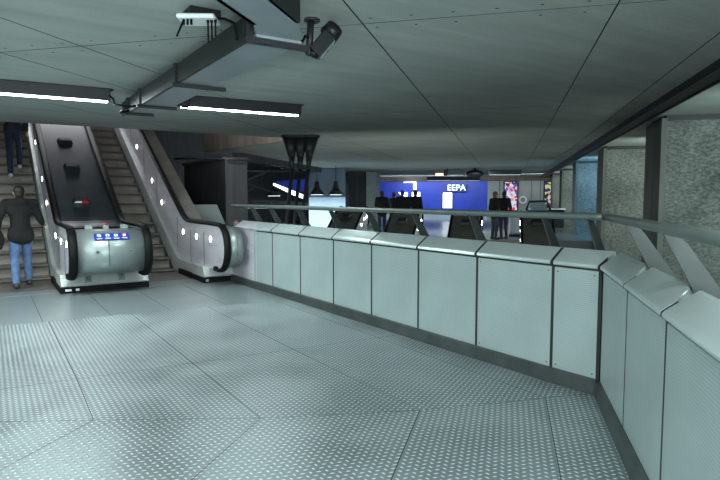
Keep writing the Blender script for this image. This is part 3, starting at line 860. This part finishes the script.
for x, y, lb, z in PL:
    t = thing('pendant_lamp', lb, 'pendant lamp', (x, y, z), 0, 'pendant lamps in the lower hall')
    b = MB(); b.cyl((0, 0, .0), (0, 0, .26), .33, .14, 20); b.cyl((0, 0, .26), (0, 0, .55), .12, .08, 14); b.cyl((0, 0, .55), (0, 0, 3.7), .012, seg=6); b.build('shade', M['housing'], t)
    b = MB(); b.cyl((0, 0, -.01), (0, 0, .02), .25, seg=20); b.build('bulb', M['screenwhite'], t)
# raking trusses, glazed roof strip and gantry of the lower hall
t = thing('roof_truss', 'dark raking steel truss in the lower hall behind the steel column', 'truss', (8.2, 20.5, 1))
for p, q in (((7.4, 21.2, 2.4), (9.4, 20.0, 1.6)), ((7.4, 21.2, 1.7), (9.0, 20.2, 2.5)), ((7.0, 21.5, 2.5), (10.2, 19.6, 2.5)), ((7.0, 21.5, 1.55), (9.8, 19.9, 1.4)), ((7.2, 21.3, 1.2), (8.6, 20.5, 1.9))):
    b = MB(); b.seg(p, q, .06, .07); b.build('chord', M['housing'], t, world=True)
t = thing('glazed_canopy', 'slanting blue canopy with white edge seen behind the steel column', 'canopy', (9.5, 20.2, 1.8))
b = MB(); b.prism([(9.35, 20.4, 2.12), (10.35, 19.7, 2.22), (10.3, 19.7, 1.75), (10.0, 19.95, 1.72)], (.05, .08, 0)); b.build('panel', M['blue'], t, world=True)
b = MB(); b.prism([(9.3, 20.4, 2.06), (10.0, 19.93, 1.73), (10.3, 19.7, 1.58), (10.25, 19.73, 1.45), (9.95, 19.95, 1.58), (9.28, 20.4, 1.98)], (.05, .08, 0)); b.build('edge', M['screenwhite'], t, world=True)
t = thing('walkway_bridge', 'grey footbridge deck crossing the lower hall behind the steel column', 'footbridge', (8.6, 20.4, .8))
b = MB(); b.prism([(7.3, 21.2, 1.15), (10.2, 19.3, 1.15), (10.2, 19.3, 1.08), (7.3, 21.2, 1.08)], (.3, .45, 0)); b.build('deck', M['soffit'], t, world=True)
b = MB(); b.prism([(7.5, 21.0, 1.47), (10.2, 19.25, 1.32), (10.2, 19.25, 1.17), (7.9, 20.75, 1.17)], (.05, .08, 0)); b.build('side_panel', M['kick'], t, world=True)
b = MB(); b.prism([(8.0, 20.7, 1.16), (10.1, 19.3, 1.10), (10.1, 19.3, 1.06), (8.0, 20.7, 1.12)], (.02, .03, 0)); b.build('light_strip', M['screenwhite'], t, world=True)

# ------------------------------------------------------------------ far hall
DW = 38.5
def wall_rect(n0_, n1_, z0, z1, d=DW, th=.2):
    b = MB(); b.prism([W2(d, n0_, z0), W2(d, n1_, z0), W2(d, n1_, z1), W2(d, n0_, z1)], D2 * th); return b
struct('wall_far', wall_rect(-9.2, -1.3, .48, 2.6), M['blue'])
struct('wall_far', wall_rect(-9.2, -1.3, 0, .48, DW - .02), M['litwall'])
struct('wall_far', wall_rect(-9.2, 6.3, 2.58, 2.85, DW - .25), M['brownconc'])
b = wall_rect(-1.3, 6.3, 0, 2.6)
struct('wall_far', b, M['clad'])
b = MB()
for n in (-.55, 1.45, 2.0, 3.1, 3.9): b.prism([W2(DW - .015, n, 0), W2(DW - .015, n + .03, 0), W2(DW - .015, n + .03, 2.58), W2(DW - .015, n, 2.58)], D2 * .02)
struct('trim_4', b, M['dark'])
def board(n0_, n1_, z0, z1, m, name, label, cat, frame=.04, d=DW):
    t = thing(name, label, cat, W2(d - .05, (n0_ + n1_) / 2, z0), ROT2)
    w = n1_ - n0_
    b = MB(); b.box((0, 0, (z1 - z0) / 2), (w + 2 * frame, .08, z1 - z0 + 2 * frame)); b.build('frame', M['dark'], t)
    b = MB(); b.box((0, -.045, (z1 - z0) / 2), (w, .012, z1 - z0)); b.build('screen', m, t)
    return t
board(-.2, .58, .68, 2.5, M['poster'], 'advertising_screen', 'tall lit pink and white advertising screen behind the couple', 'advertising screen', .08)
board(2.3, 2.82, .60, 2.48, M['poster2'], 'advertising_screen', 'tall lit dark and green advertising screen near the concrete wall', 'advertising screen', .1)
board(-4.2, -3.6, .8, 1.82, M['screenwhite'], 'lit_noticeboard', 'white lit panel on the blue wall below the lit sign', 'notice board', .02)
board(-6.3, -5.74, 1.05, 1.87, M['screenwhite'], 'lit_noticeboard', 'white lit panel on the blue wall behind the crowd', 'notice board', .02)
t = thing('lit_pennant', 'white triangular lit panel on the blue wall left of the crowd notice board', 'notice board', W2(DW - .05, -6.9, 1.3))
b = MB(); b.prism([W2(DW - .08, -7.25, 1.85), W2(DW - .08, -6.6, 1.85), W2(DW - .08, -6.66, 1.25)], D2 * .04); b.build('screen', M['screenwhite'], t, world=True)
t = thing('lit_sign', 'lit white letters on a dark sign box above the blue wall', 'sign', W2(DW - .3, -3.3, 1.85), ROT2)
b = MB(); b.box((0, .1, .28), (1.25, .16, .5)); b.build('sign_box', M['signblue'], t)
text_mesh('EEPA', .56, 'letters', M['signtext'], t, Matrix.Translation((0, .01, .28)) @ Matrix.Rotation(PI / 2, 4, 'X'), .012)
t = thing('exit_lamp', 'white hanging lamp box above the blue wall behind the crowd', 'lamp', W2(DW - .4, -6.1, 2.0), ROT2)
b = MB(); b.box((.05, 0, .28), (.2, .1, .5)); b.box((-.3, 0, .52), (.8, .1, .05)); b.build('lamp_box', M['screenwhite'], t)
t = thing('round_sign', 'pale round sign between the two advertising screens', 'sign', W2(DW - .05, .95, 1.35), ROT2)
b = MB(); b.cyl((0, 0, 0), (0, -.04, 0), .26, seg=28, smooth=False); b.build('disc', M['white'], t)
b = MB(); b.cyl((0, -.035, 0), (0, -.05, 0), .15, seg=24, smooth=False); b.build('centre', M['grey'], t)
# far luminaires
def far_lum(d, n, L, z, label):
    t = thing('fluorescent_luminaire', label, 'ceiling light', W2(d, n, z), ROT2)
    b = MB(); b.box((0, 0, .1), (L, .26, .2)); b.build('housing', M['housing'], t)
    b = MB(); b.box((0, 0, -.005), (L - .04, .22, .012)); b.build('tube', M['fartube'], t)
    return t
far_lum(26.5, -.15, 1.4, 2.52, 'far dark ceiling light with lit underside right of the ceiling projector')
far_lum(31, -3.6, 1.3, 2.42, 'far ceiling light above the lit sign, left one of the pair')
far_lum(31, -2.2, 1.5, 2.40, 'far ceiling light above the lit sign, right one of the pair')
# ceiling projector and floodlight
t = thing('ceiling_projector', 'dark domed device under the far ceiling, right of the floodlight', 'projector', W2(27, -1.5, 2.4), ROT2)
b = MB(); b.ball((0, 0, .2), (.42, .35, .17), 16); b.box((-.3, 0, .12), (.35, .3, .12)); b.cyl((0, 0, .3), (0, 0, .45), .05); b.build('body', M['housing'], t)
b = MB(); b.cyl((-.4, -.16, .12), (-.4, -.2, .12), .05); b.build('lens', M['glass'], t)
t = thing('floodlight', 'small warm floodlight on a bracket under the far ceiling', 'floodlight', W2(27, -3.0, 2.45), ROT2)
b = MB(); b.box((-.1, 0, .16), (.46, .2, .14), bev=.02); b.cyl((.22, 0, .1), (.22, 0, .395), .025); b.box((.15, 0, .2), (.12, .24, .26)); b.tube([(.25, 0, .35), (.5, 0, .36), (.95, 0, .33)], .012); b.build('body', M['housing'], t)
b = MB(); b.box((-.12, -.02, .085), (.38, .16, .02)); b.box((-.12, -.105, .14), (.36, .012, .09)); b.build('lamp', M['warm'], t)

# far bank of escalators: they come up from the lower level towards the far landing
def far_unit(n, label, top=1.0):
    t = thing('escalator_balustrade', label, 'escalator balustrade', W2(20.8, n, 0), ROT2)
    h = .48
    def prof(y):   # local y along D2, 0 = where the slope reaches the landing
        g = top + SL * (y - .1); return top - math.log1p(math.exp(min(40, (top - g) / .06))) * .06
    Y = ys(-6, -.8, 8) + ys(-.6, .45, 10) + [.5]
    b = MB(); up = [(y, prof(y)) for y in Y]; b.prism([(-h, y, z) for y, z in up] + [(-h, y, z - .1) for y, z in reversed(up)], (2 * h, 0, 0)); dk = b.build('deck', M['browndeck'], t)
    b = MB(); y = -.62; z = prof(y); b.prism([(-.2, y - .1, z), (.2, y - .1, z), (.14, y - .1, z + .09), (-.14, y - .1, z + .09)], (0, .2, .11)); b.build('deck_block', M['dark'], dk)
    ring = [(.045 * math.cos(2 * PI * k / 8), .028 * math.sin(2 * PI * k / 8)) for k in range(8)]
    for s in (1, -1):
        pth = [(y, prof(y) + .03) for y in Y] + [(.5 + .36 * math.sin(a), top + .03 - .36 + .36 * math.cos(a)) for a in ys(.2, 2.9, 8)]
        b = MB(); b.sweep([(s * (h + .03), y, z) for y, z in pth], ring); b.build('handrail', M['black'], t)
        b = MB(); b.prism([(s * (h + .0), y, z) for y, z in [(y, prof(y) - .02) for y in Y] + [(.5, .1)] + [(y, prof(y) - .85) for y in reversed(Y)]], (s * .05, 0, 0)); sp = b.build('side_panel', M['steelside'], t)
        for y in (-3.2, -2.0, -.9, -.4, .0, .4):
            b = MB(); z = prof(y) - .34; b.cyl((s * (h + .04), y, z), (s * (h + .065), y, z), .045, seg=12); b.build('side_lamp', M['lamp'], t)
    b = MB(); b.prism([(-h, y, z) for y, z in [(y, prof(y) - .12) for y in Y] + [(.5, .02)] + [(y, prof(y) - 1.3) for y in reversed(Y[:-4])]], (2 * h, 0, 0)); b.build('truss_casing', M['dark'], t)
    return t
far_unit(-5.75, 'far escalator balustrade left of the crowd, beside the pale lit wall', 1.12)
far_unit(-3.65, 'far rounded escalator balustrade right below the crowd', .98)
far_unit(-1.42, 'far rounded escalator balustrade left of the couple in black', .96)
far_unit(.98, 'far escalator balustrade right of the couple in black', .98)
def far_steps(n, label):
    t = thing('escalator', label, 'escalator', W2(20.8, n, 0), ROT2)
    proto = None
    for i in range(14):
        y = .3 - .4 * i; z = min(0, SL * (y + .2)) - .005
        if proto is None:
            b = MB(); b.box((0, .2, -.11), (1.0, .40, .21)); proto = b.build('step', M['step'], t); proto.location = (0, y, z)
        else:
            c = proto.copy(); COL.objects.link(c); c.parent = t; c.location = (0, y, z)
far_steps(-4.7, 'far escalator under the crowd, between two rounded balustrades')
far_steps(-2.53, 'far empty escalator in front of the lit white base of the blue wall')
far_steps(-.22, 'far escalator in front of the couple in black')
# white barrier blocks at the far landing and a ticket machine
t = thing('ticket_gate', 'white lit gate cabinet behind the couple in black', 'ticket gate', W2(23.2, .32, 0), ROT2)
b = MB(); b.box((0, 0, .5), (.5, 1.2, .9), bev=.12); b.build('cabinet', M['white'], t); b = MB(); b.box((0, -.4, .04), (.52, .5, .08)); b.build('foot', M['dark'], t)
t = thing('ticket_gate', 'dark gate frame with glass loop right of the couple', 'ticket gate', W2(23.0, 1.15, 0), ROT2)
b = MB(); b.box((0, 0, .5), (.9, .6, 1.0), bev=.05); b.build('cabinet', M['dark'], t)
b = MB(); b.tube([(-.45, 0, 1.0), (-.35, 0, 1.34), (.3, 0, 1.36), (.44, 0, 1.0)], .045); b.build('loop', M['dark'], t)
b = MB(); b.prism([(-.3, -.01, 1.0), (-.24, -.01, 1.3), (.24, -.01, 1.31), (.34, -.01, 1.0)], (0, .02, 0)); b.build('pane', M['grey'], t)
t = thing('information_desk', 'low counter with a pale top below the green advertising screen', 'counter', W2(30, 1.9, 0), ROT2)
b = MB(); b.box((0, 0, .45), (1.6, .6, .9)); b.build('base', M['dark'], t); b = MB(); b.box((0, -.1, .93), (1.7, .8, .06)); b.build('top', M['white'], t)

# ------------------------------------------------------------------ people
def remesh(name, mb, m, parent, vox, smooth=3):
    me = bpy.data.meshes.new(name); mb.bm.to_mesh(me); mb.bm.free()
    o = bpy.data.objects.new('tmp', me); COL.objects.link(o)
    r = o.modifiers.new('r', 'REMESH'); r.mode = 'VOXEL'; r.voxel_size = vox; r.use_smooth_shade = True
    s = o.modifiers.new('s', 'SMOOTH'); s.factor = .5; s.iterations = smooth
    dg = bpy.context.evaluated_depsgraph_get(); dg.update()
    m2 = bpy.data.meshes.new_from_object(o.evaluated_get(dg))
    bpy.data.objects.remove(o); bpy.data.meshes.remove(me)
    m2.name = name; m2.materials.clear(); m2.materials.append(m)
    for p in m2.polygons: p.use_smooth = True
    o = bpy.data.objects.new(name, m2); COL.objects.link(o); o.parent = parent
    return o
V = Vector
def person(label, loc, rz, J=None, top='jacket', legs='jeans', shoes='shoe', hair='hair', vox=.02, fine=False, group=None, hood=False, scale=1.0):
    """faces local +Y; heights for a 1.72 m figure"""
    P = dict(pelvis=V((0, 0, .93)), chest=V((0, .0, 1.28)), neck=V((0, .0, 1.46)), head=V((0, .02, 1.60)))
    for s, k in ((1, 'R'), (-1, 'L')):
        P['sh' + k] = V((s * .19, 0, 1.40)); P['el' + k] = V((s * .26, -.02, 1.12)); P['wr' + k] = V((s * .27, .05, .87)); 
        P['hip' + k] = V((s * .09, 0, .92)); P['kn' + k] = V((s * .10, .02, .49)); P['an' + k] = V((s * .10, -.02, .09))
    if J:
        for k, v in J.items(): P[k] = V(v)
    t = thing('person', label, 'person', loc, rz, group); t.scale = (scale,) * 3
    b = MB()
    def hand(b, wr, el, s):
        d = (wr - el).normalized(); side = V((0, 1, 0)) - d * d.y; side.normalize(); nrm = d.cross(side)
        pal = wr + d * .075
        for k in range(-1, 2): b.capsule(wr + side * .012 * k, pal + side * .022 * k, .017, .015)
        if fine:
            for k, ln in enumerate((.062, .074, .068, .05)):
                base = pal + side * (.033 - .022 * k); mid = base + d * ln * .55 + nrm * s * .006; tip = mid + (d * .7 + nrm * s * .7).normalized() * ln * .5
                b.capsule(base, mid, .0095, .0085); b.capsule(mid, tip, .0085, .007)
            th = wr + d * .03 + side * .028; b.capsule(th, th + (d + side * .7).normalized() * .035, .011, .01); b.capsule(th + (d + side * .7).normalized() * .035, th + (d + side * .7).normalized() * .035 + d * .03, .0095, .008)
        else:
            b.capsule(pal, pal + d * .07, .026, .018)
    def body(b, e):
        b.capsule(P['pelvis'] + V((-.06, 0, 0)), P['pelvis'] + V((.06, 0, 0)), .11 + e, .11 + e)
        b.capsule(P['pelvis'], P['chest'], .125 + e, .13 + e)
        b.capsule(P['chest'] + V((-.07, 0, .02)), P['chest'] + V((.07, 0, .02)), .115 + e, .115 + e)
        b.capsule(P['shL'], P['shR'], .065 + e, .065 + e)
    # body (continuous)
    body(b, -.02)
    b.capsule(P['chest'] + V((0, 0, .1)), P['neck'], .07, .055); b.capsule(P['neck'], P['head'] - V((0, .01, .06)), .054, .052)
    h = P['head']
    b.ball(h, (.074, .093, .112), 18); b.ball(h + V((0, .035, -.06)), (.055, .055, .055), 12)
    b.ball(h + V((0, .098, -.015)), (.013, .018, .022), 8)
    for s in (1, -1): b.ball(h + V((s * .076, -.005, -.01)), (.012, .022, .032), 8)
    b.ball(h + V((0, .088, -.055)), (.024, .008, .008), 8)
    for s, k in ((1, 'R'), (-1, 'L')):
        b.capsule(P['sh' + k], P['el' + k], .045, .036); b.capsule(P['el' + k], P['wr' + k], .036, .026); hand(b, P['wr' + k], P['el' + k], s)
        b.capsule(P['hip' + k], P['kn' + k], .07, .05); b.capsule(P['kn' + k], P['an' + k], .045, .034)
        b.capsule(P['an' + k] + V((0, -.02, -.04)), P['an' + k] + V((0, .13, -.05)), .035, .03)
    remesh('body', b, M['skin'], t, .0075 if fine else vox * .8, 2)
    for s in (1, -1):
        b = MB(); b.ball(h + V((s * .03, .085, .012)), .011, 8); b.build('eye', M['black'], t)
    # hair
    b = MB(); b.ball(h + V((0, -.022, .028)), (.084, .092, .098), 16); b.ball(h + V((0, -.045, -.03)), (.072, .06, .07), 12)
    remesh('hair', b, M[hair], t, .012, 2)
    # jacket
    b = MB(); e = .022
    body(b, e)
    b.capsule(P['pelvis'] + V((-.05, 0, -.06)), P['pelvis'] + V((.05, 0, -.06)), .13 + e, .13 + e)
    for s, k in ((1, 'R'), (-1, 'L')):
        b.capsule(P['sh' + k], P['el' + k], .072, .06); w = P['wr' + k] + (P['wr' + k] - P['el' + k]).normalized() * -.01; b.capsule(P['el' + k], w, .06, .045)
    b.capsule(P['neck'] + V((0, -.01, -.06)), P['neck'] + V((0, -.012, .0)), .09, .072)
    if hood: b.ball(P['neck'] + V((0, -.09, -.03)), (.12, .07, .08), 12)
    remesh('jacket', b, M[top], t, vox, 3)
    # trousers
    b = MB(); b.capsule(P['pelvis'] + V((-.055, 0, -.03)), P['pelvis'] + V((.055, 0, -.03)), .118, .118)
    for k in 'RL':
        b.capsule(P['hip' + k], P['kn' + k], .094, .07); b.capsule(P['kn' + k], P['an' + k] + V((0, 0, .02)), .068, .056)
    remesh('trousers', b, M[legs], t, vox * .8, 2)
    for k in 'RL':
        b = MB(); a = P['an' + k]; b.capsule(a + V((0, -.04, -.04)), a + V((0, .02, -.04)), .048, .05); b.capsule(a + V((0, .02, -.045)), a + V((0, .15, -.058)), .046, .036)
        bmesh.ops.bisect_plane(b.bm, geom=b.bm.verts[:] + b.bm.edges[:] + b.bm.faces[:], plane_co=a + V((0, 0, -.088)), plane_no=(0, 0, -1), clear_outer=True)
        b.build('shoe', M[shoes], t)
    return t
man = person('man in black jacket and faded blue jeans walking onto the left escalator', (.44, 10.95, 0), R(6),
             dict(anL=(-.11, -.12, .10), knL=(-.10, .03, .50), anR=(.10, .08, .12), knR=(.10, .17, .52), elL=(-.31, -.06, 1.16), wrL=(-.33, .06, .93),
                  elR=(.29, .0, 1.14), wrR=(.36, .22, 1.06), head=(0, .04, 1.585)), vox=.016, fine=True, hood=True, scale=1.0)
t = MB(); t.ball((0, 0, .2), (.13, .10, .19), 14); t.box((0, 0, .18), (.2, .14, .3), bev=.05)
bag = t.build('shoulder_bag', M['jacket'], label='dark bag hanging at the left side of the man in blue jeans', category='bag'); bag.location = (.08, 10.88, .62)
person('person in dark trousers and pale trainers on the left escalator, cut off by the ceiling', (.56, 15.55, step_z(15.55 - 9.3)), PI,
       dict(anL=(-.10, .0, .09), anR=(.10, .32, -.13), knR=(.10, .26, .36), knL=(-.10, .12, .50), elR=(.32, .05, 1.13), wrR=(.36, .25, 1.0)), top='navy', legs='darkjeans', shoes='paleshoe', vox=.025)
person('person in a red top farther up the left escalator at the left picture edge', (.12, 16.35, step_z(16.35 - 9.3)), PI, dict(anR=(.10, .2, -.05), knR=(.10, .2, .42)), top='redtop', legs='darkjeans', shoes='paleshoe', vox=.03)
G = 'crowd at the top of the far escalators'
crowd = [(-4.84, 22.2, 1.03, 'person in black at the left end of the crowd by the blue wall', .3), (-4.46, 22.75, 1.0, 'second person in black from the left in the crowd by the blue wall', -.4),
         (-4.0, 22.1, 1.04, 'bulky person in black, third in the crowd by the blue wall', .2), (-3.52, 22.3, 1.04, 'person in black at the right end of the crowd by the white panel', -.2)]
for n, d, sc, lb, r_ in crowd:
    person(lb, W2(d, n, 0), ROT2 + r_, dict(elL=(-.24, .08, 1.14), wrL=(-.12, .25, 1.12)), top='jacket', legs='darkjeans', vox=.035, group=G, scale=sc)
person('person in a long black coat, left one of the couple at the far landing', W2(21.0, -.44, 0), ROT2 - .9, dict(elR=(.24, .12, 1.16), wrR=(.05, .28, 1.2)), top='jacket', legs='darkjeans', hair='brownhair', vox=.03, scale=1.0)
person('person in black jacket and dark jeans, right one of the couple at the far landing', W2(21.45, -.13, 0), ROT2 + .5, dict(elL=(-.26, .06, 1.14), wrL=(-.15, .25, 1.15)), top='jacket', legs='darkjeans', vox=.03, scale=1.0)

# ------------------------------------------------------------------ light
def area(name, loc, target, size, power, col=(1, 1, 1), sy=None, spread=None):
    l = bpy.data.lights.new(name, 'AREA'); l.energy = power; l.color = col; l.size = size
    if sy: l.shape = 'RECTANGLE'; l.size_y = sy
    if spread: l.spread = spread
    o = bpy.data.objects.new(name, l); COL.objects.link(o); o.location = loc
    o.rotation_euler = (Vector(target) - Vector(loc)).to_track_quat('-Z', 'Y').to_euler(); return o
COOL = (.85, .99, 1.0)
for x, y, p in OUTL:
    area('lamp_light', (x, y, 2.67), (x, y, 0), 1.6, p, COOL, .08)
area('lamp_light', (.48, 7.86, 2.67), (.48, 7.86, 0), 1.6, 108, COOL, .08)
area('lamp_light', (3.03, 7.66, 2.67), (3.03, 7.66, 0), 1.6, 50, COOL, .08)
area('ceiling_fill', (-6.9, 2.5, 1.7), (-1, 3.2, 2.9), 2.5, 185, COOL, .3)  # unseen fill added on the left to brighten the ceiling, no fixture
area('ceiling_fill', (-1.2, -2.6, 1.1), (1.3, 2.6, 2.85), 2.0, 185, COOL, .3, R(120))  # second added fill from behind the camera, also for the ceiling
# wall bays on the right
area('bay_light', W2(8.0, 4.4, 2.2), W2(11, 4.2, 1.6), 1.2, 95, (.80, 1, .95), .2)
area('bay_light', W2(15.0, 4.4, 2.2), W2(18, 4.0, 1.6), 1.2, 70, (.85, 1, .93), .2)
area('bay_light', W2(21.5, 4.2, 2.2), W2(24.5, 3.8, 1.6), 1.2, 110, (.35, .68, 1), .2)
area('bay_light', W2(28, 4.2, 2.2), W2(31, 3.8, 1.6), 1.2, 60, (.8, 1, .95), .2)
area('bay_light', W2(1.4, 3.2, 2.5), W2(3.2, 1.0, 1.0), 1.2, 60, (.82, 1, .96), .3)
# far hall
area('hall_fill', W2(35, -5, 2.75), W2(38.5, -5, 1.2), 6, 140, (.85, .93, 1), .3)
area('hall_fill', W2(34, 2, 2.75), W2(38.5, 2, 1.2), 4, 70, (.9, 1, 1), .3)
area('hall_fill', W2(11.5, -3, -.6), W2(20, -3.2, .3), 4, 115, (.9, 1, .97), .5)  # unseen light added down in the void to bring out the far decks
area('hall_fill', (4.9, 12.6, 4.2), (5.5, 15, 1.2), 1.4, 45, (.95, .97, 1), .6)  # no lamp here; added to brighten the pier and the shaft fascia
area('hall_fill', W2(25, -2, 2.7), W2(25, -2, 0), 3, 200, (.9, 1, 1), .3)
for x, y, lb, z in PL:
    area('pendant_light', (x, y, z - .04), (x, y, 0), .4, 110, (.72, .88, 1))
area('hall_fill', (7.6, 18.2, 4.2), (8.8, 20.6, 1.2), 1.5, 70, (.8, .92, 1), .6)  # extra light added to lift the dark lower hall
# upper escalator shaft
area('shaft_light', (1.6, 17, 5.3), (1.6, 13.5, 1.5), 2.5, 110, (.96, .98, 1))
w = bpy.data.worlds.new('world'); SC.world = w; w.use_nodes = True
w.node_tree.nodes['Background'].inputs[0].default_value = (.5, .62, .66, 1); w.node_tree.nodes['Background'].inputs[1].default_value = .012
SC.view_settings.view_transform = 'Standard'; SC.view_settings.look = 'None'; SC.view_settings.gamma = 1; SC.view_settings.exposure = 0; SC.view_settings.use_curve_mapping = False
